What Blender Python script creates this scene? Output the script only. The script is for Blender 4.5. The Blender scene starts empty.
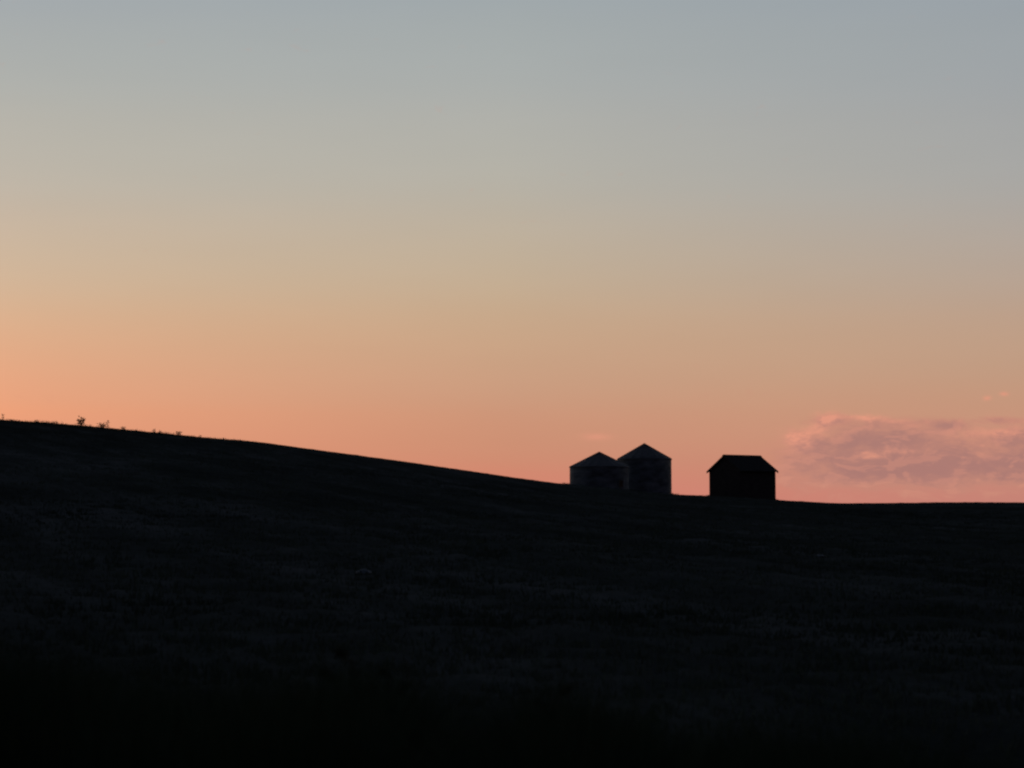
import bpy, bmesh, math, random
import numpy as np
from mathutils import Vector, Matrix, noise

R = math.radians
C = bpy.context.scene
COL = C.collection
random.seed(7)
rng = np.random.default_rng(11)

# ---------------------------------------------------------------- camera
EYE = 1.7
PITCH = R(4.07)
FPX = 1911.0                                   # focal length in pixels of a 1024 px wide frame (30 degrees)
cam = bpy.data.cameras.new('camera')
cam.sensor_width = 36.0
cam.lens = FPX / 1024 * 36.0
cam.clip_start = 0.1
cam.clip_end = 20000
cam.dof.use_dof = True
cam.dof.focus_distance = 150
cam.dof.aperture_fstop = 2.4
camo = bpy.data.objects.new('camera', cam)
COL.objects.link(camo)
camo.location = (0, 0, EYE)
camo.rotation_euler = (math.pi / 2 + PITCH, 0, 0)
C.camera = camo

# ---------------------------------------------------------------- world: dusk sky
SUN_AZ = R(-32)                                # left of the frame, just below the horizon
SUN_EL = R(-2.0)
C.view_settings.view_transform = 'Standard'
C.view_settings.look = 'None'
C.view_settings.exposure = 3.3219              # dusk, long exposure: sky strength 0.1 * 2^3.32 = 1
C.view_settings.gamma = 1
C.cycles.filter_width = 2.3

def lin(c):
    out = []
    for v in c:
        v = v / 255.0
        out.append(v / 12.92 if v <= 0.04045 else ((v + 0.055) / 1.055) ** 2.4)
    return (*out, 1.0)

world = bpy.data.worlds.new('World')
C.world = world
world.use_nodes = True
NT = world.node_tree
NT.nodes.clear()

class G:
    """small helper for building node graphs"""
    def __init__(s, nt): s.nt = nt
    def n(s, t, **k):
        x = s.nt.nodes.new(t)
        for a, b in k.items(): setattr(x, a, b)
        return x
    def put(s, sock, v):
        if hasattr(v, 'default_value') or hasattr(v, 'is_linked'): s.nt.links.new(v, sock)
        else: sock.default_value = v
    def m(s, op, a, b=0.0, c=0.0, clamp=False):
        x = s.n('ShaderNodeMath', operation=op, use_clamp=clamp)
        s.put(x.inputs[0], a); s.put(x.inputs[1], b); s.put(x.inputs[2], c)
        return x.outputs[0]
    def ss(s, v, a, b, lo=0.0, hi=1.0):         # smoothstep
        x = s.n('ShaderNodeMapRange', interpolation_type='SMOOTHSTEP')
        s.put(x.inputs[0], v)
        for i, q in enumerate((a, b, lo, hi)): s.put(x.inputs[i + 1], q)
        return x.outputs[0]
    def mix(s, f, a, b, blend='MIX'):
        x = s.n('ShaderNodeMix', data_type='RGBA', blend_type=blend)
        x.clamp_factor = True
        s.put(x.inputs[0], f); s.put(x.inputs[6], a); s.put(x.inputs[7], b)
        return x.outputs[2]
    def ramp(s, f, stops, interp='LINEAR'):
        x = s.n('ShaderNodeValToRGB')
        cr = x.color_ramp; cr.interpolation = interp
        while len(cr.elements) > 1: cr.elements.remove(cr.elements[0])
        cr.elements[0].position = stops[0][0]; cr.elements[0].color = stops[0][1]
        for p, c in stops[1:]:
            e = cr.elements.new(p); e.color = c
        s.put(x.inputs[0], f)
        return x.outputs[0]
    def vec(s, x, y, z=0.0):
        v = s.n('ShaderNodeCombineXYZ')
        for i, q in enumerate((x, y, z)): s.put(v.inputs[i], q)
        return v.outputs[0]
    def noise(s, v, scale=1.0, detail=4.0, rough=0.55, dist=0.0):
        x = s.n('ShaderNodeTexNoise')
        s.put(x.inputs['Vector'], v)
        x.inputs['Scale'].default_value = scale; x.inputs['Detail'].default_value = detail
        x.inputs['Roughness'].default_value = rough; x.inputs['Distortion'].default_value = dist
        return x.outputs[0]

g = G(NT)
tc = g.n('ShaderNodeTexCoord')
nrm = g.n('ShaderNodeVectorMath', operation='NORMALIZE')
NT.links.new(tc.outputs['Generated'], nrm.inputs[0])
sep = g.n('ShaderNodeSeparateXYZ'); NT.links.new(nrm.outputs[0], sep.inputs[0])
EL = g.m('DEGREES', g.m('ARCSINE', sep.outputs[2]))
AZ = g.m('DEGREES', g.m('ARCTAN2', sep.outputs[0], sep.outputs[1]))

def sky_dir(px, py):                            # azimuth and elevation, in degrees, seen at a pixel of the photograph
    u, v = (px - 512) / FPX, (384 - py) / FPX
    x, y, z = u, math.cos(PITCH) - v * math.sin(PITCH), math.sin(PITCH) + v * math.cos(PITCH)
    return math.degrees(math.atan2(x, y)), math.degrees(math.atan2(z, math.hypot(x, y)))

def el_ramp(px, rows, top):
    st = [(max(0.0, sky_dir(px, y)[1]) / 90.0, lin(c)) for y, c in rows] + top
    return g.ramp(g.m('DIVIDE', EL, 90.0, clamp=True), sorted(st, key=lambda q: q[0]), 'CARDINAL')

TOP = [(22 / 90, (0.29, 0.34, 0.42, 1)), (32 / 90, (0.19, 0.25, 0.36, 1)), (55 / 90, (0.07, 0.11, 0.20, 1)), (1.0, (0.03, 0.05, 0.10, 1))]
skyL = el_ramp(0, [(520, (229, 139, 112)), (470, (234, 148, 116)), (420, (237, 160, 122)), (400, (235, 164, 126)), (300, (216, 179, 147)), (200, (196, 182, 165)), (100, (179, 178, 171)), (0, (164, 170, 173))], TOP)
skyM = el_ramp(512, [(520, (212, 128, 111)), (490, (213, 132, 111)), (460, (207, 141, 114)), (400, (204, 154, 125)), (300, (198, 171, 143)), (200, (185, 177, 163)), (100, (173, 175, 171)), (0, (160, 168, 171))], TOP)
skyR = el_ramp(1020, [(520, (197, 130, 117)), (490, (199, 133, 118)), (440, (200, 144, 121)), (380, (195, 154, 128)), (300, (186, 161, 142)), (200, (172, 167, 161)), (100, (162, 165, 166)), (0, (154, 162, 168))], TOP)
glow = g.mix(g.m('POWER', g.m('DIVIDE', g.m('ADD', AZ, 15.0), 15.0, clamp=True), 0.78), skyL, skyM)
glow = g.mix(g.m('POWER', g.m('DIVIDE', AZ, 15.0, clamp=True), 0.85), glow, skyR)

# cloud bank low on the right; each patch is an ellipse of the sky broken up by noise
cv = g.vec(AZ, g.m('MULTIPLY', EL, 2.6))
def fb(dx, dy, scale, det, z, rough=0.6, dist=0.4):
    return g.noise(g.vec(g.m('ADD', AZ, dx), g.m('MULTIPLY', g.m('ADD', EL, dy), 2.4), z), scale, det, rough, dist)
warpA = g.m('MULTIPLY', g.m('SUBTRACT', fb(0, 0, 1.1, 5, 3.0), 0.5), 1.5)
warpE = g.m('MULTIPLY', g.m('SUBTRACT', fb(0, 0, 1.3, 5, 9.0), 0.5), 0.75)
wA = g.m('ADD', AZ, warpA); wE = g.m('ADD', EL, warpE)
def blob(px, py, rx, ry, amp, loose=1.0):
    a, e = sky_dir(px, py)
    A, E = g.m('ADD', AZ, g.m('MULTIPLY', warpA, loose)), g.m('ADD', EL, g.m('MULTIPLY', warpE, loose))
    dx = g.m('DIVIDE', g.m('SUBTRACT', A, a), rx / FPX * 57.3)
    dy = g.m('DIVIDE', g.m('SUBTRACT', E, e), ry / FPX * 57.3)
    d2 = g.m('ADD', g.m('MULTIPLY', dx, dx), g.m('MULTIPLY', dy, dy))
    return g.m('MULTIPLY', g.m('EXPONENT', g.m('MULTIPLY', d2, -1.0)), amp)
def total(lst):
    t = None
    for b in lst:
        v = blob(*b); t = v if t is None else g.m('ADD', t, v)
    return t
env = total([(896, 436, 42, 14, .75, .35), (858, 446, 62, 20, .80, .35), (805, 443, 22, 14, .62, .35), (832, 421, 16, 8, .75, .35),
             (880, 421, 50, 5, .45, .35), (848, 472, 90, 20, .85, .35), (940, 468, 84, 24, .75, .35), (1008, 436, 60, 11, .50, .35),
             (1002, 420.5, 30, 3.4, .62, .2), (948, 424.5, 18, 6, .80, .25), (1030, 464, 70, 24, .75, .35),
             (1120, 450, 90, 26, .8), (1240, 440, 120, 26, .75), (1420, 462, 170, 22, .7), (1700, 455, 200, 26, .7)])
CZ = 12.4
NS = lambda dx, dy: fb(dx, dy, 1.15, 8, CZ, 0.56, 0.7)
n0 = NS(0, 0); n1 = NS(-0.26, 0.18)                 # n1: the same cloud a step towards the set sun
dens = g.m('ADD', env, g.m('MULTIPLY', g.m('SUBTRACT', n0, 0.5), 1.25))
cover = g.ss(dens, 0.18, 0.86)
thick = g.ss(g.m('ADD', dens, g.m('MULTIPLY', g.m('SUBTRACT', fb(2, 1, 0.9, 6, 8.0), 0.5), 1.5)), 0.55, 1.35)
edge = g.ss(g.m('SUBTRACT', n0, n1), -0.01, 0.14)
sunside = total([(799, 440, 13, 10, 1.25, .45), (792, 436, 8, 3, .5, .4), (830, 419, 11, 6, 1.25, .45), (817, 429, 10, 6, .75, .5), (867, 417.5, 16, 3.2, 1.0, .4), (896, 421, 12, 2.5, .6, .4), (990, 433, 40, 4, .5, .5),
                 (872, 455, 14, 4, .7, .5), (900, 449, 16, 3, .5, .5), (1120, 430, 90, 12, .8)])
sunside = g.m('MULTIPLY', sunside, g.m('ADD', 0.40, g.m('MULTIPLY', g.ss(fb(1, 4, 3.2, 6, 2.0), 0.36, 0.62), 0.65)))
lit = g.m('ADD', g.m('MULTIPLY', g.m('MULTIPLY', cover, edge), 0.30), sunside, clamp=True)
small = total([(987, 398, 3.4, 2.2, 1.15, .12), (1004, 393.8, 4, 2.0, 1.1, .12), (596, 437, 14, 3.2, .85, .2)])
small = g.m('MULTIPLY', small, g.m('ADD', 0.25, g.m('MULTIPLY', n0, 1.3)))
# drifting thin veil so that the clear sky is not perfectly even
veil = g.m('MULTIPLY', g.m('SUBTRACT', g.noise(g.vec(g.m('MULTIPLY', AZ, 0.18), g.m('MULTIPLY', EL, 0.9)), 1.0, 3, 0.5), 0.5), 0.035)
vm = g.n('ShaderNodeVectorMath', operation='SCALE'); NT.links.new(glow, vm.inputs[0]); g.put(vm.inputs['Scale'], g.m('ADD', 1.0, veil))
glow = vm.outputs[0]
body = g.mix(thick, lin((195, 136, 119)), lin((168, 121, 115)))
glow = g.mix(g.m('MULTIPLY', cover, 0.86), glow, body)
glow = g.mix(g.m('MULTIPLY', lit, 0.85), glow, lin((231, 155, 129)))
glow = g.mix(g.m('MULTIPLY', small, 0.75, clamp=True), glow, lin((226, 152, 126)))

sky = g.n('ShaderNodeTexSky', sky_type='NISHITA')
sky.sun_disc = False
sky.sun_elevation = SUN_EL
sky.sun_rotation = SUN_AZ
sky.air_density = 1.0; sky.dust_density = 1.5; sky.ozone_density = 2.0
# the afterglow covers the western quarter and sinks into the plain dusk sky above and behind
w_el = g.ss(EL, 16, 52, 1, 0)
w_az = g.ss(g.m('ABSOLUTE', g.m('ADD', AZ, 8.0)), 30, 115, 1, 0)
col = g.mix(g.m('MULTIPLY', w_el, w_az), sky.outputs[0], glow)
bg = g.n('ShaderNodeBackground'); bg.inputs['Strength'].default_value = 0.1
NT.links.new(col, bg.inputs['Color'])
wo = g.n('ShaderNodeOutputWorld'); NT.links.new(bg.outputs[0], wo.inputs['Surface'])

# ---------------------------------------------------------------- sun (already set)
sl = bpy.data.lights.new('sun', 'SUN')
sl.energy = 0.02; sl.angle = R(0.5); sl.color = (1.0, 0.62, 0.38)
so = bpy.data.objects.new('sun', sl); COL.objects.link(so)
sd = Vector((math.sin(SUN_AZ) * math.cos(SUN_EL), math.cos(SUN_AZ) * math.cos(SUN_EL), math.sin(SUN_EL)))
so.rotation_euler = sd.to_track_quat('Z', 'Y').to_euler()
so.location = sd * 400

# ---------------------------------------------------------------- pixels, rays, terrain
FW = Vector((0, math.cos(PITCH), math.sin(PITCH))); UP = Vector((0, -math.sin(PITCH), math.cos(PITCH)))
def ray(px, py): return FW + Vector((1, 0, 0)) * ((px - 512) / FPX) + UP * ((384 - py) / FPX)
def at(px, py, Y):
    d = ray(px, py); return Vector((0, 0, EYE)) + d * (Y / d.y)

YC = 150.0
SIL = [(0, 420.6), (30, 422.5), (60, 425.0), (100, 428.5), (130, 431.3), (160, 434.0), (200, 437.8), (240, 441.0), (330, 452.4), (406, 462.1),
       (472, 471.6), (522, 479.0), (567, 484.8), (671, 494.8), (690, 495.5), (709, 496.2), (775, 500.6), (807, 502.4), (832, 503.7),
       (889, 503.4), (956, 502.5), (1024, 502.8)]
_p = [at(x, y + (0.5 if x < 220 else 0.0), YC) for x, y in SIL]
HX = np.array([-900, -300, -120, -70] + [p.x for p in _p] + [70, 140, 400])
HZ = np.array([9.0, 11.5, 12.2, 10.9] + [p.z for p in _p] + [3.1, 3.3, 2.2])
_f = np.linspace(-900, 400, 13001)
_h = np.interp(_f, HX, HZ)
_k = np.exp(-np.linspace(-2, 2, 41) ** 2); _k /= _k.sum()
_hs = np.convolve(np.pad(_h, 20, mode='edge'), _k, 'valid')
def crest(x): return np.interp(x, _f, _hs)
def bank(x): return np.interp(x, [-4, -2, 0, 2.2, 4], [0.50, 0.42, 0.22, 0.03, 0.0])
def sstep(a, b, v):
    t = np.clip((v - a) / (b - a), 0, 1); return t * t * (3 - 2 * t)
def terrain(x, y):
    x = np.asarray(x, float); y = np.asarray(y, float)
    # columns fan out from the eye up to the crest so that the hill's outline is what the road sees
    H = crest(np.where(y > 1, x * np.clip(YC / np.maximum(y, 40), 0.4, 2.0) ** np.where(y < YC, 0.35, 0.0), x))
    k = (H - EYE) / YC
    t = np.clip((y - 14) / (YC - 14), 0, 1); L = YC - 14
    m0 = 0.45 * H / L
    s = H * (3 * t**2 - 2 * t**3) + m0 * L * (t**3 - 2 * t**2 + t) + k * L * (t**3 - t**2)
    d = np.maximum(y - YC, 0)
    s = s + k * d - d * d / 1500.0
    s = np.where(y > YC, np.log1p(np.exp(np.clip((s + 4) * 0.8, -40, 40))) / 0.8 - 4, s)
    s = s + bank(x) * np.exp(-((y - 7.4) / 1.7) ** 2) - 0.45 * np.exp(-((y - 12.5) / 1.8) ** 2) * sstep(3, 8, y)
    und = 0.05 * np.sin(x * 0.21 + 1) * np.sin(y * 0.17) + 0.09 * np.sin(x * 0.06 + y * 0.045)
    return s + und * sstep(14, 40, y) * (1 - sstep(95, 140, y))
def tz(x, y): return float(terrain(x, y))

# ---------------------------------------------------------------- materials
def mat(name, rough=0.9, spec=0.2, metal=0.0):
    m = bpy.data.materials.new(name); m.use_nodes = True
    b = m.node_tree.nodes['Principled BSDF']
    b.inputs['Roughness'].default_value = rough
    b.inputs['Specular IOR Level'].default_value = spec
    b.inputs['Metallic'].default_value = metal
    return m, G(m.node_tree), b
def noisy(name, c1, c2, scale, rough=0.9, spec=0.1, stretch=(1, 1, 1), metal=0.0, bump=0.0, coord='Object'):
    m, q, b = mat(name, rough, spec, metal)
    t = q.n('ShaderNodeTexCoord'); mp = q.n('ShaderNodeMapping'); mp.inputs['Scale'].default_value = stretch
    m.node_tree.links.new(t.outputs[coord], mp.inputs[0])
    n1 = q.noise(mp.outputs[0], scale, 6, 0.6)
    q.put(b.inputs['Base Color'], q.ramp(n1, [(0.32, (*c1, 1)), (0.68, (*c2, 1))]))
    if bump:
        bp = q.n('ShaderNodeBump'); bp.inputs['Strength'].default_value = bump; bp.inputs['Distance'].default_value = 0.03
        q.put(bp.inputs['Height'], n1); m.node_tree.links.new(bp.outputs[0], b.inputs['Normal'])
    return m

ROWS = R(112)                                   # the drill rows climb the slope towards the left
def ground_material():
    m, q, b = mat('tilled_soil', 1.0, 0.0)
    t = q.n('ShaderNodeTexCoord'); P = t.outputs['Object']
    big = q.noise(P, 0.035, 5, 0.6, 0.8)
    mid = q.noise(P, 0.5, 6, 0.65, 0.3)
    fine = q.noise(P, 7.0, 6, 0.7)
    vr = q.n('ShaderNodeVectorRotate', rotation_type='Z_AXIS'); vr.inputs['Angle'].default_value = -ROWS
    mp = q.n('ShaderNodeMapping'); mp.inputs['Scale'].default_value = (0.03, 0.55, 1)
    m.node_tree.links.new(P, vr.inputs[0]); m.node_tree.links.new(vr.outputs[0], mp.inputs[0])
    streak = q.noise(mp.outputs[0], 1.0, 5, 0.6, 0.4)         # passes of the seeder along the slope
    v = q.m('ADD', q.m('ADD', q.m('MULTIPLY', big, 0.7), q.m('MULTIPLY', streak, 1.0)), q.m('ADD', q.m('MULTIPLY', mid, 0.45), q.m('MULTIPLY', fine, 0.45)))
    v = q.m('DIVIDE', v, 2.6)
    q.put(b.inputs['Base Color'], q.ramp(v, [(0.38, (0.015, 0.017, 0.013, 1)), (0.5, (0.036, 0.037, 0.029, 1)), (0.61, (0.068, 0.065, 0.055, 1))]))
    bp = q.n('ShaderNodeBump'); bp.inputs['Strength'].default_value = 0.6; bp.inputs['Distance'].default_value = 0.06
    q.put(bp.inputs['Height'], q.m('ADD', q.m('MULTIPLY', fine, 0.5), mid)); m.node_tree.links.new(bp.outputs[0], b.inputs['Normal'])
    return m
M_GROUND = ground_material()
M_STUBBLE = noisy('crop_leaf', (0.022, 0.030, 0.018), (0.065, 0.078, 0.052), 0.08, 0.9, 0.0)
M_GRASS = noisy('verge_grass', (0.014, 0.022, 0.010), (0.036, 0.050, 0.022), 1.5, 0.9, 0.02)
M_WEED = noisy('weed_leaf', (0.016, 0.020, 0.010), (0.040, 0.042, 0.020), 6, 0.8, 0.1)
M_STEM = noisy('weed_stem', (0.018, 0.018, 0.010), (0.036, 0.034, 0.018), 9, 0.85, 0.1)
M_TIN = noisy('weathered_tin', (0.026, 0.027, 0.027), (0.125, 0.126, 0.122), 0.9, 0.6, 0.25, (1, 1, 2.0), 0.15, 0.15)
M_TINROOF = noisy('weathered_roof_tin', (0.034, 0.031, 0.027), (0.088, 0.078, 0.064), 1.6, 0.75, 0.15, (1, 1, 1), 0.05, 0.12)
M_RUST = noisy('rusty_iron', (0.03, 0.016, 0.010), (0.07, 0.035, 0.02), 5, 0.85, 0.15)
M_BOARD = noisy('bare_grey_board', (0.018, 0.013, 0.011), (0.050, 0.040, 0.034), 2.2, 0.9, 0.08, (1, 1, 7), 0, 0.3)
M_SHINGLE = noisy('old_wood_shingle', (0.016, 0.014, 0.012), (0.042, 0.037, 0.032), 3.0, 0.95, 0.03, (3, 3, 1), 0, 0.3)
M_STONE = noisy('field_stone', (0.06, 0.064, 0.06), (0.13, 0.135, 0.125), 5, 0.9, 0.15, (1, 1, 1), 0, 0.4)

# ---------------------------------------------------------------- object helpers
def obj(name, me, material=None, parent=None, smooth=False):
    if isinstance(me, bmesh.types.BMesh):
        bm = me; me = bpy.data.meshes.new(name); bm.normal_update(); bm.to_mesh(me); bm.free()
    o = bpy.data.objects.new(name, me)
    if material and not me.materials: me.materials.append(material)
    if smooth: me.shade_smooth()
    COL.objects.link(o)
    if parent: o.parent = parent
    return o
def thing(name, label, cat, loc, rz=0.0, group=None):
    o = bpy.data.objects.new(name, None); o.empty_display_size = 0.3
    COL.objects.link(o); o.location = loc; o.rotation_euler = (0, 0, rz)
    return tag(o, label, cat, group)
def tag(o, label, cat, group=None):
    o['label'] = label; o['category'] = cat
    if group: o['group'] = group
    return o
def box(bm, c, s, mtx=None):
    vs = [bm.verts.new(Vector((c[0] + dx * s[0] / 2, c[1] + dy * s[1] / 2, c[2] + dz * s[2] / 2))) for dx in (-1, 1) for dy in (-1, 1) for dz in (-1, 1)]
    if mtx:
        for v in vs: v.co = mtx @ v.co
    for f in ((0, 1, 3, 2), (4, 6, 7, 5), (0, 4, 5, 1), (2, 3, 7, 6), (0, 2, 6, 4), (1, 5, 7, 3)): bm.faces.new([vs[i] for i in f])
def prism(bm, prof, a, b, frame):
    """extrude a closed profile (list of 2-D points) from a to b; frame(u, v, w) -> point"""
    r1 = [bm.verts.new(frame(u, v, a)) for u, v in prof]; r2 = [bm.verts.new(frame(u, v, b)) for u, v in prof]
    n = len(prof)
    for i in range(n): bm.faces.new((r1[i], r1[(i + 1) % n], r2[(i + 1) % n], r2[i]))
    bm.faces.new(r1[::-1]); bm.faces.new(r2)
def raw(name, V, F, nper, material, smooth=False):
    me = bpy.data.meshes.new(name)
    V = np.ascontiguousarray(V, np.float32); F = np.ascontiguousarray(F, np.int32)
    me.vertices.add(len(V)); me.vertices.foreach_set('co', V.ravel())
    me.loops.add(F.size); me.loops.foreach_set('vertex_index', F.ravel())
    me.polygons.add(len(F)); me.polygons.foreach_set('loop_start', np.arange(0, F.size, nper, dtype=np.int32))
    me.update(calc_edges=True); me.validate()
    return obj(name, me, material, None, smooth)

# ---------------------------------------------------------------- the hill: one sheet out to the horizon
def spread(a, b, step, far, gr=1.22):
    mid = list(np.arange(a, b + 1e-6, step)); up = []; v, s = mid[-1], step
    while v < far: s *= gr; v += s; up.append(v)
    dn = []; v, s = mid[0], step
    while v > -far: s *= gr; v -= s; dn.append(v)
    return np.array(dn[::-1] + mid + up)
xs = spread(-56, 56, 0.4, 4000)
ys = spread(4, 164, 0.4, 4000)
X, Y = np.meshgrid(xs, ys)
Z = terrain(X, Y)
clod = rng.normal(0, 1, X.shape)
clod = (clod + np.roll(clod, 1, 0) * .6 + np.roll(clod, 1, 1) * .6) * 0.020
inside = sstep(13, 20, Y) * (1 - sstep(150, 170, Y)) * (np.abs(X) < 60)
Z = Z + clod * inside * np.where(Y > 120, 0.7, 1.0)
nx, ny = len(xs), len(ys)
idx = np.arange(nx * ny).reshape(ny, nx)
F = np.stack([idx[:-1, :-1], idx[:-1, 1:], idx[1:, 1:], idx[1:, :-1]], -1).reshape(-1, 4)
hill = raw('hill', np.stack([X, Y, Z], -1).reshape(-1, 3), F, 4, M_GROUND, True)
hill['kind'] = 'structure'

# ---------------------------------------------------------------- tufts and blades (uncountable cover)
def blades(name, bx, by, bz, h, w, lean, material, seg=2):
    """tapering bent blades; every argument is an array with one value per blade"""
    n = len(bx); a = rng.uniform(0, 2 * np.pi, n); la = rng.uniform(0, 2 * np.pi, n)
    V = []
    for i in range(seg + 1):
        t = i / seg; ww = w * (1 - t) ** 0.7 * 0.5
        cx = bx + np.cos(la) * lean * h * t * t; cy = by + np.sin(la) * lean * h * t * t; cz = bz - 0.04 + (h + 0.04) * t * (1 - 0.25 * lean * t)
        if i < seg:
            V.append(np.stack([cx - np.cos(a) * ww, cy - np.sin(a) * ww, cz], -1)); V.append(np.stack([cx + np.cos(a) * ww, cy + np.sin(a) * ww, cz], -1))
        else: V.append(np.stack([cx, cy, cz], -1))
    per = len(V); V = np.stack(V, 1).reshape(-1, 3); b = (np.arange(n) * per)[:, None]
    tri = []
    for i in range(seg - 1): tri += [[2*i, 2*i+1, 2*i+3], [2*i, 2*i+3, 2*i+2]]
    tri.append([2*seg-2, 2*seg-1, 2*seg])
    F = (b[:, :, None] + np.array(tri)[None]).reshape(-1, 3)
    o = raw(name, V, F, 3, material); o['kind'] = 'stuff'
    return o

# crop in drilled rows that run along the slope, thinner and lower towards the crest
N = 150000
yy = 13 + (155 - 13) * rng.random(N) ** 1.0
xx = (rng.random(N) - 0.5) * (0.62 * yy + 6)
rot = ROWS; u = xx * math.cos(rot) + yy * math.sin(rot); v = -xx * math.sin(rot) + yy * math.cos(rot)
rowpass = np.array([noise.noise(Vector((a * 0.05, b * 0.4, 4.0))) for a, b in zip(u, v)])
v = np.where(rng.random(N) < 0.45, np.round(v / 0.5) * 0.5 + rng.normal(0, 0.09, N), v) + 0.25 * rowpass
xx = u * math.cos(rot) - v * math.sin(rot); yy = u * math.sin(rot) + v * math.cos(rot)
patch = np.array([noise.noise(Vector((a * 0.10, b * 0.06, 0))) for a, b in zip(xx, yy)])
keep = rng.random(N) < 0.72 + 0.45 * patch
xx, yy = xx[keep], yy[keep]
n = len(xx); rep = 3
bx = np.repeat(xx, rep) + rng.normal(0, 0.05, n * rep); by = np.repeat(yy, rep) + rng.normal(0, 0.05, n * rep)
far = sstep(100, 135, by); leftside = 1 - sstep(-22, -12, bx * 150 / np.maximum(by, 1))
hh = rng.uniform(0.04, 0.11, n * rep) * (1 - far * (0.45 - 0.45 * leftside))
blades('field_crop', bx, by, terrain(bx, by), hh, rng.uniform(0.015, 0.04, n * rep), rng.uniform(0.1, 0.7, n * rep), M_STUBBLE, 2)

# ragged grass along the left part of the crest
n = 9000
gx = -42 + 30 * rng.random(n) ** 1.15; gy = rng.uniform(144, 156, n)
pt = np.array([noise.noise(Vector((a * 0.8, 3.1, 0))) + 0.6 * noise.noise(Vector((a * 2.3, 7.7, 0))) for a in gx])
gh = np.clip(0.13 + 0.36 * pt, 0.05, 0.46) * rng.uniform(0.5, 1.1, n) * (1 - sstep(-26, -13, gx) * 0.7)
blades('crest_grass', gx, gy, terrain(gx, gy), gh, rng.uniform(0.02, 0.05, n), rng.uniform(0.1, 0.8, n), M_STUBBLE, 2)

# longer grass left standing round the feet of the buildings
cx, cy, rr = [], [], []
for px, Yd, rad, cnt in ((599.4, 145.8, 2.4, 900), (644.4, 150.4, 2.2, 700), (742.3, 152.0, 2.6, 900)):
    c0 = at(px, 480, Yd); a = rng.uniform(0, 2 * np.pi, cnt); q = rad + np.abs(rng.normal(0, 0.25, cnt))
    cx.append(c0.x + np.cos(a) * q); cy.append(Yd + np.sin(a) * q)
cx = np.concatenate(cx); cy = np.concatenate(cy)
blades('yard_grass', cx, cy, terrain(cx, cy), rng.uniform(0.06, 0.26, len(cx)) * rng.uniform(0.5, 1.0, len(cx)), rng.uniform(0.02, 0.04, len(cx)), rng.uniform(0.1, 0.6, len(cx)), M_STUBBLE, 2)

# tall grass on the verge beside the road, nearest the viewer
TOPL = [(-400, 632), (0, 640), (187, 645), (242, 656), (310, 671), (345, 664), (372, 666), (400, 676), (450, 690), (495, 698), (550, 694), (600, 694), (640, 695),
        (682, 709), (780, 719), (897, 738), (995, 764), (1400, 800)]
tp = [at(a, b, 8.0) for a, b in TOPL]
n = 90000
gy = rng.uniform(5.2, 8.6, n); gx = rng.uniform(-4.4, 4.4, n)
ztop = np.interp(gx * 8.0 / gy, [p.x for p in tp], [p.z for p in tp])
clump = np.array([noise.noise(Vector((a * 2.2, b * 2.2, 0))) for a, b in zip(gx, gy)])
gz = terrain(gx, gy)
zlim = EYE + (ztop - EYE) * gy / 8.0
gh = np.clip((zlim - gz) * (0.80 + 0.24 * rng.random(n) ** 1.6 + 0.24 * clump + 0.10 * np.sin(gx * 5.1 + 2.0 * np.sin(gx * 1.7))), 0.15, 1.7)
blades('roadside_grass', gx, gy, gz, gh, rng.uniform(0.006, 0.016, n), rng.uniform(0.05, 0.55, n), M_GRASS, 3)

# ---------------------------------------------------------------- weeds
def tube(bm, pts, radii, n=5):
    rings = []
    for i, p in enumerate(pts):
        d = (pts[min(i + 1, len(pts) - 1)] - pts[max(i - 1, 0)]).normalized()
        a = d.orthogonal().normalized(); b = d.cross(a)
        rings.append([bm.verts.new(p + (a * math.cos(2 * math.pi * k / n) + b * math.sin(2 * math.pi * k / n)) * radii[i]) for k in range(n)])
    for r1, r2 in zip(rings, rings[1:]):
        for k in range(n): bm.faces.new((r1[k], r1[(k + 1) % n], r2[(k + 1) % n], r2[k]))
    bm.faces.new(rings[-1])
def leaf(bm, p, d, L, w):
    d = d.normalized(); s = d.cross(Vector((random.uniform(-1, 1), random.uniform(-1, 1), random.uniform(-.2, 1)))).normalized() * w
    m = p + d * L * 0.5 + Vector((0, 0, 0.06 * L)); e = p + d * L - Vector((0, 0, 0.1 * L))
    v = [bm.verts.new(q) for q in (p, m - s, e, m + s)]
    bm.faces.new((v[0], v[1], v[2])); bm.faces.new((v[0], v[2], v[3]))
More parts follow.
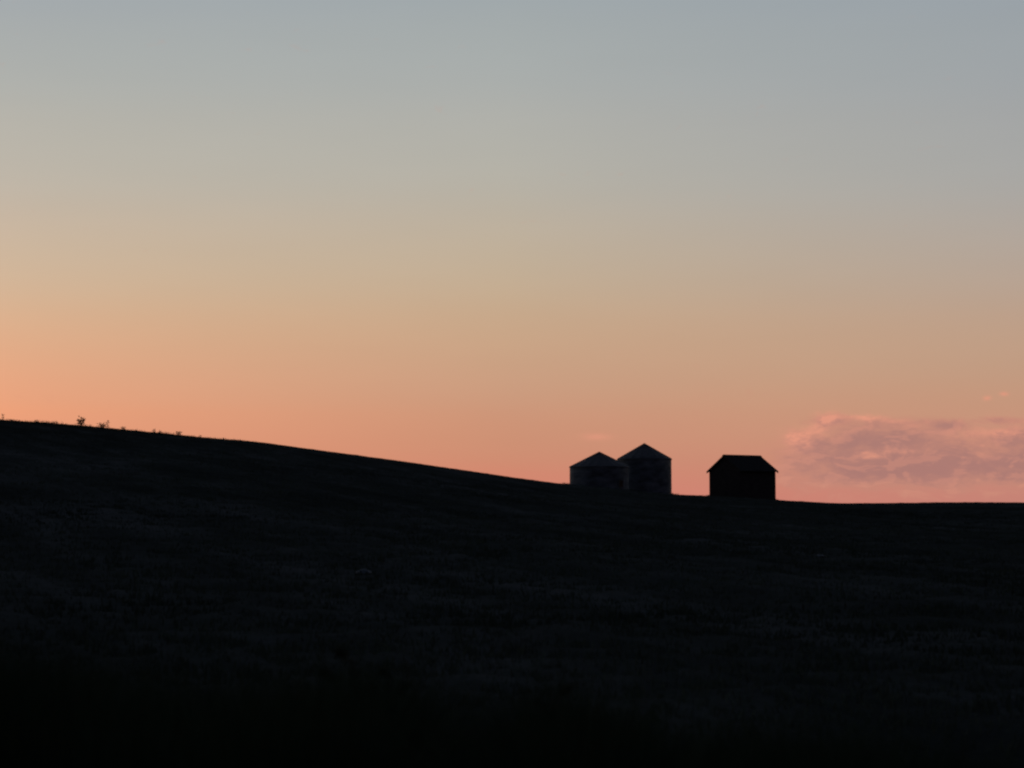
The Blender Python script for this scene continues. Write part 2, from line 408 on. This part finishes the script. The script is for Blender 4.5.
def weed(name, label, cat, x, y, h, spread_, bushy, group, rz=0.0, lean=0.05, leaves=24, lsize=0.8):
    t = thing(name, label, cat, (x, y, tz(x, y) - 0.03), rz, group)
    sb, lb = bmesh.new(), bmesh.new()
    for s in range(1 + bushy):
        a = random.uniform(0, 6.28); ln = lean + (0.28 * spread_ if s else 0)
        hh = h * (1 if s == 0 else random.uniform(0.55, 0.9))
        pts = [Vector((math.cos(a) * ln * hh * q * q + random.uniform(-.01, .01) * h, math.sin(a) * ln * hh * q * q, hh * q)) for q in (0, .25, .5, .75, 1)]
        tube(sb, pts, [0.014 * h * (1.2 - q) + 0.004 for q in (0, .25, .5, .75, 1)])
        for q in range(9):
            f = 0.28 + 0.7 * q / 8; b0 = pts[0].lerp(pts[4], f) if s else Vector((math.cos(a) * ln * hh * f * f, math.sin(a) * ln * hh * f * f, hh * f))
            ba = q * 2.4 + a; bl = spread_ * h * (0.42 - 0.26 * abs(f - 0.6)) * random.uniform(0.6, 1.1)
            dr = Vector((math.cos(ba), math.sin(ba), random.uniform(0.35, 1.0))).normalized()
            tube(sb, [b0, b0 + dr * bl * 0.5, b0 + dr * bl + Vector((0, 0, bl * 0.1))], [0.006 * h + .002, 0.005 * h + .002, 0.003], 4)
            for k in range(leaves):
                lp = b0 + dr * bl * random.uniform(0.3, 1.0)
                leaf(lb, lp, dr + Vector((random.uniform(-.8, .8), random.uniform(-.8, .8), random.uniform(-.4, .7))), h * lsize * random.uniform(.10, .19), h * lsize * random.uniform(.025, .055))
    obj('stem', sb, M_STEM, t); obj('leaves', lb, M_WEED, t)
    return t
crest_weeds = [   # px, height m, spread, extra stems, label
    (3, 0.55, 0.5, 0, 'thin upright weed at the far left end of the hill crest'),
    (81, 0.78, 1.0, 3, 'tallest bushy weed on the hill crest at upper left'),
    (102, 0.46, 1.6, 4, 'low leafy weed on the crest touching a thin upright weed'),
    (107.5, 0.68, 0.5, 0, 'thin upright weed right of the bushy one on the crest'),
    (37, 0.28, 1.8, 3, 'small squat weed left of the tallest bushy weed'),
    (124, 0.34, 1.7, 3, 'small squat weed on the crest just right of the thin one'),
    (154, 0.40, 0.9, 1, 'left one of two small weeds close together on the crest'),
    (160, 0.33, 1.1, 1, 'right one of two small weeds close together on the crest'),
    (179, 0.36, 1.6, 3, 'low round weed alone on the crest, down slope of a pair'),
    (200, 0.24, 1.3, 1, 'last small weed down the crest towards the bins')]
for px, h, sp, bu, lab in crest_weeds:
    p = at(px, 420, 149.5)
    weed('weed', lab, 'weed', p.x, 149.5, h, sp, bu, 'weeds along the hill crest', random.uniform(0, 6))
for px, py, h_extra, lab in ((357, 652, 0.0, 'dark leafy weed clump rising from the roadside grass, left one'),
                             (392, 670, 0.0, 'dark low weed just right of the tallest roadside clump'),
                             (553, 688, 0.0, 'dark leafy weed clump in the roadside grass near bottom centre')):
    p = at(px, py, 8.2); b0 = tz(p.x, 8.2)
    weed('roadside_weed', lab, 'weed', p.x, 8.2, p.z - b0, 0.32, 5, 'weeds in the roadside grass', random.uniform(0, 6), 0.02, 26, 0.32)

# ---------------------------------------------------------------- stones in the field
def ground_hit(px, py):
    d = ray(px, py)
    for i in range(16, 4000):
        y = i * 0.05 + 12; q = Vector((0, 0, EYE)) + d * (y / d.y)
        if q.z < tz(q.x, q.y): return q
    return q
def stone(px, py, sx, sy, sz, lab, seed):
    p = ground_hit(px, py)
    bm = bmesh.new(); bmesh.ops.create_icosphere(bm, subdivisions=3, radius=1)
    for v in bm.verts:
        n_ = noise.noise(v.co * 1.3 + Vector((seed, 0, 0))) * 0.35 + noise.noise(v.co * 3 + Vector((seed, 5, 0))) * 0.12
        v.co *= 1 + n_; v.co = Vector((v.co.x * sx, v.co.y * sy, max(v.co.z, -0.6) * sz))
    o = obj('field_stone', bm, M_STONE, None, True)
    o.location = (p.x, p.y, tz(p.x, p.y) + sz * 0.15); o.rotation_euler = (0, 0, seed)
    tag(o, lab, 'stone', 'stones lying in the field')
stone(364, 573, 0.17, 0.12, 0.06, 'pale grey stone lying in the dark field at left of centre', 1.0)
stone(820, 557, 0.16, 0.12, 0.05, 'small flat stone in the field below the wooden granary', 2.7)

# ---------------------------------------------------------------- grain bins
def grain_bin(px, eave_y, apex_y, half_px, Yd, lab, panels, hatch_deg=None, twist=0.0):
    c = at(px, eave_y, Yd); r = half_px * Yd / FPX; ze = c.z; za = at(px, apex_y, Yd).z
    base = min(tz(c.x + r * math.cos(a), Yd + r * math.sin(a)) for a in np.linspace(0, 6.28, 16)) - 0.12
    t = thing('grain_bin', lab, 'grain bin', (c.x, Yd, base), twist, 'round metal grain bins on the hill')
    h = ze - base; rw = r - 0.03
    # corrugated wall sheets stacked in tiers
    tiers = 3; th = h / tiers; SEG = 48
    for k in range(tiers):
        bm = bmesh.new(); rings = []
        nr = 22; rk = rw - 0.004 * k
        for i in range(nr + 1):
            z = k * th + (th + (0.02 if k < tiers - 1 else 0)) * i / nr; rr = rk + 0.014 * math.sin(i / nr * 7 * 2 * math.pi)
            rings.append([bm.verts.new((rr * math.cos(2 * math.pi * j / SEG), rr * math.sin(2 * math.pi * j / SEG), z)) for j in range(SEG)])
        for a, b in zip(rings, rings[1:]):
            for j in range(SEG): bm.faces.new((a[j], a[(j + 1) % SEG], b[(j + 1) % SEG], b[j]))
        obj('wall_tier', bm, M_TIN, t)
    bm = bmesh.new()                                            # eave ring under the roof sheets
    prism_pts = [(rw - 0.03, h - 0.05), (rw + 0.035, h - 0.05), (rw + 0.035, h + 0.012), (rw - 0.03, h + 0.012)]
    rs = [[bm.verts.new((q * math.cos(2 * math.pi * j / SEG), q * math.sin(2 * math.pi * j / SEG), z)) for q, z in prism_pts] for j in range(SEG)]
    for j in range(SEG):
        for q in range(4): bm.faces.new((rs[j][q], rs[(j + 1) % SEG][q], rs[(j + 1) % SEG][(q + 1) % 4], rs[j][(q + 1) % 4]))
    obj('eave_ring', bm, M_TIN, t)
    # wedge-shaped roof sheets, each with a raised seam
    rise = za - ze; rc = 0.22
    me = None
    for k in range(panels):
        if me is None:
            bm = bmesh.new(); da = math.pi / panels; n = 4
            def pt(rr, a, up): return Vector((rr * math.cos(a), rr * math.sin(a), h + rise * (1 - rr / r) + up))
            lo, hi = [], []
            for i in range(n + 1):
                a = -da + 2 * da * i / n; seam = 0.045 if i in (0, n) else 0.012
                lo.append((bm.verts.new(pt(rc, a, seam * .7)), bm.verts.new(pt(r + 0.0, a, seam)), bm.verts.new(pt(r, a, seam - 0.035 - (0.03 if i in (0, n) else 0)))))
            for a, b in zip(lo, lo[1:]):
                bm.faces.new((a[0], a[1], b[1], b[0])); bm.faces.new((a[1], a[2], b[2], b[1]))
            o = obj('roof_panel', bm, M_TINROOF, t); me = o.data
        else:
            o = bpy.data.objects.new('roof_panel', me); COL.objects.link(o); o.parent = t
        o.rotation_euler = (0, 0, 2 * math.pi * k / panels)
        o.location = (0, 0, random.uniform(-0.006, 0.006))
    bm = bmesh.new(); zc = h + rise * (1 - rc / r)              # filler cap
    kk = rise / r; zq = lambda q: h + rise - kk * q
    prof = [(rc + 0.05, zq(rc + 0.05) + 0.005), (rc + 0.05, zq(rc + 0.05) + 0.03), (rc * 0.6, zq(rc * 0.6) + 0.032), (0.03, zq(0.03) + 0.034), (0, zq(0) + 0.036)]
    rg = [[bm.verts.new((q * math.cos(2 * math.pi * j / 20), q * math.sin(2 * math.pi * j / 20), z)) for j in range(20)] for q, z in prof[:-1]]
    tip = bm.verts.new((0, 0, prof[-1][1]))
    for a, b in zip(rg, rg[1:]):
        for j in range(20): bm.faces.new((a[j], a[(j + 1) % 20], b[(j + 1) % 20], b[j]))
    for j in range(20): bm.faces.new((rg[-1][j], rg[-1][(j + 1) % 20], tip))
    obj('roof_cap', bm, M_TINROOF, t)
    if hatch_deg is not None:
        m = Matrix.Rotation(R(hatch_deg), 4, 'Z')
        bm = bmesh.new(); box(bm, (rw + 0.015, 0, 0.62), (0.07, 0.42, 0.50), m)
        hd = obj('hatch', bm, M_RUST, t); hd['label'] = 'dark rusty hatch low on the bin wall'
        bm = bmesh.new()
        for s in (-1, 1): box(bm, (rw + 0.03, s * 0.235, 0.62), (0.06, 0.05, 0.60), m)
        for s in (-1, 1): box(bm, (rw + 0.033, 0, 0.62 + s * 0.275), (0.06, 0.42, 0.05), m)
        obj('hatch_frame', bm, M_TIN, hd)
    return t
grain_bin(599.4, 467.0, 451.9, 30.2, 145.8, 'lower round metal grain bin in front, left of the taller bin', 20, -48, 0.0)
grain_bin(644.4, 459.3, 443.4, 27.4, 150.4, 'taller round metal grain bin standing behind the lower bin', 18, None, 0.1)

# ---------------------------------------------------------------- wooden granary
def granary():
    Yd = 152.0; c = at(742.3, 472.2, Yd); az = math.atan2(c.x, c.y); al = R(48)
    o_, rk = 0.25, 0.15; W = 2 * (2.02 - o_); L = 3.99 - 2 * rk
    # local axes: -y is the gable front; turn it to face the viewer's left front
    rz = -az - al
    cs, sn = math.cos(rz), math.sin(rz)
    base = min(tz(c.x + cs * a - sn * b, Yd + sn * a + cs * b) for a in (-W/2, W/2) for b in (-L/2, L/2)) - 0.10
    t = thing('wooden_granary', 'dark wooden granary with a gable roof right of the two bins', 'granary', (c.x, Yd, base), rz)
    tanp = 1.24 / 2.02
    hw = c.z - base + o_ * tanp                                    # wall height under the plate
    zr = hw + W / 2 * tanp
    N_ = int(hw / 0.16); bh = hw / N_
    def lap(h, n, thick=0.022):                                    # profile of lapped boards from z 0 to h
        pr = []
        for i in range(n): pr += [(thick, i * h / n), (0.004, (i + 1) * h / n)]
        return pr
    # side walls
    for s in (-1, 1):
        bm = bmesh.new(); pr = [(-0.06, 0)] + lap(hw, N_) + [(-0.06, hw)]
        prism(bm, pr, -L / 2 + 0.02, L / 2 - 0.02, lambda u, v, w: Vector((s * (W / 2 + u), w, v)))
        obj('side_wall', bm, M_BOARD, t)
    # gable walls: boards shorten with the rake
    for s in (-1, 1):
        bm = bmesh.new(); nb = int(zr / bh)
        for i in range(nb + 1):
            z0 = i * bh; z1 = min(z0 + bh, zr - 0.01)
            def half(z): return (W / 2 - 0.02) if z <= hw else max((zr - z) / tanp - 0.02, 0.01)
            a, b = half(z0), half(z1)
            if z0 < hw < z1: b = half(z1)
            vs = []
            for q, zz, d in ((a, z0, 0.024), (b, z1, 0.004)):
                for sx in (-1, 1): vs.append(bm.verts.new((sx * q, s * (L / 2 + d), zz)))
            vi = []
            for q, zz in ((a, z0), (b, z1)):
                for sx in (-1, 1): vi.append(bm.verts.new((sx * q, s * (L / 2 - 0.06), zz)))
            bm.faces.new((vs[0], vs[1], vs[3], vs[2])); bm.faces.new((vi[0], vi[2], vi[3], vi[1]))
            bm.faces.new((vs[0], vi[0], vi[1], vs[1])); bm.faces.new((vs[2], vs[3], vi[3], vi[2]))
            bm.faces.new((vs[0], vs[2], vi[2], vi[0])); bm.faces.new((vs[1], vi[1], vi[3], vs[3]))
        obj('gable_wall', bm, M_BOARD, t)
    for sx in (-1, 1):
        for sy in (-1, 1):
            bm = bmesh.new(); box(bm, (sx * (W / 2 + 0.0), sy * (L / 2 + 0.0), hw / 2 - 0.02), (0.085, 0.085, hw - 0.06)); obj('corner_board', bm, M_BOARD, t)
    # roof slopes with stepped shingle courses
    n = 14; run = W / 2 + o_
    for s in (-1, 1):
        bm = bmesh.new(); pr = []
        for i in range(n):
            u0 = run * (1 - i / n); u1 = run * (1 - (i + 1) / n)
            zf = lambda u: zr - u * tanp
            pr += [(u0, zf(u0) + 0.085), (u1, zf(u1) + 0.060)]
        pr += [(0.0, zr + 0.012), (run, zr - run * tanp + 0.012)]
        prism(bm, pr, -L / 2 - rk, L / 2 + rk, lambda u, v, w: Vector((s * (u + 0.002), w, v)))
        obj('roof_slope', bm, M_SHINGLE, t)
        for e in (-1, 1):
            bm = bmesh.new(); pr = [(0.02, zr - 0.10), (0.02, zr + 0.009), (run, zr - run * tanp + 0.009), (run, zr - run * tanp - 0.10)]
            y0 = e * (L / 2 + rk - 0.035); y1 = e * (L / 2 + rk - 0.005)
            prism(bm, pr, y0, y1, lambda u, v, w: Vector((s * u, w, v)))
            obj('rake_board', bm, M_BOARD, t)
    bm = bmesh.new()
    prism(bm, [(-0.13, zr + 0.005), (0, zr + 0.10), (0.13, zr + 0.005), (0.13, zr + 0.035), (0, zr + 0.13), (-0.13, zr + 0.035)], -L / 2 - rk - 0.01, L / 2 + rk + 0.01, lambda u, v, w: Vector((u, w, v)))
    obj('ridge_cap', bm, M_BOARD, t)
    return t
granary()
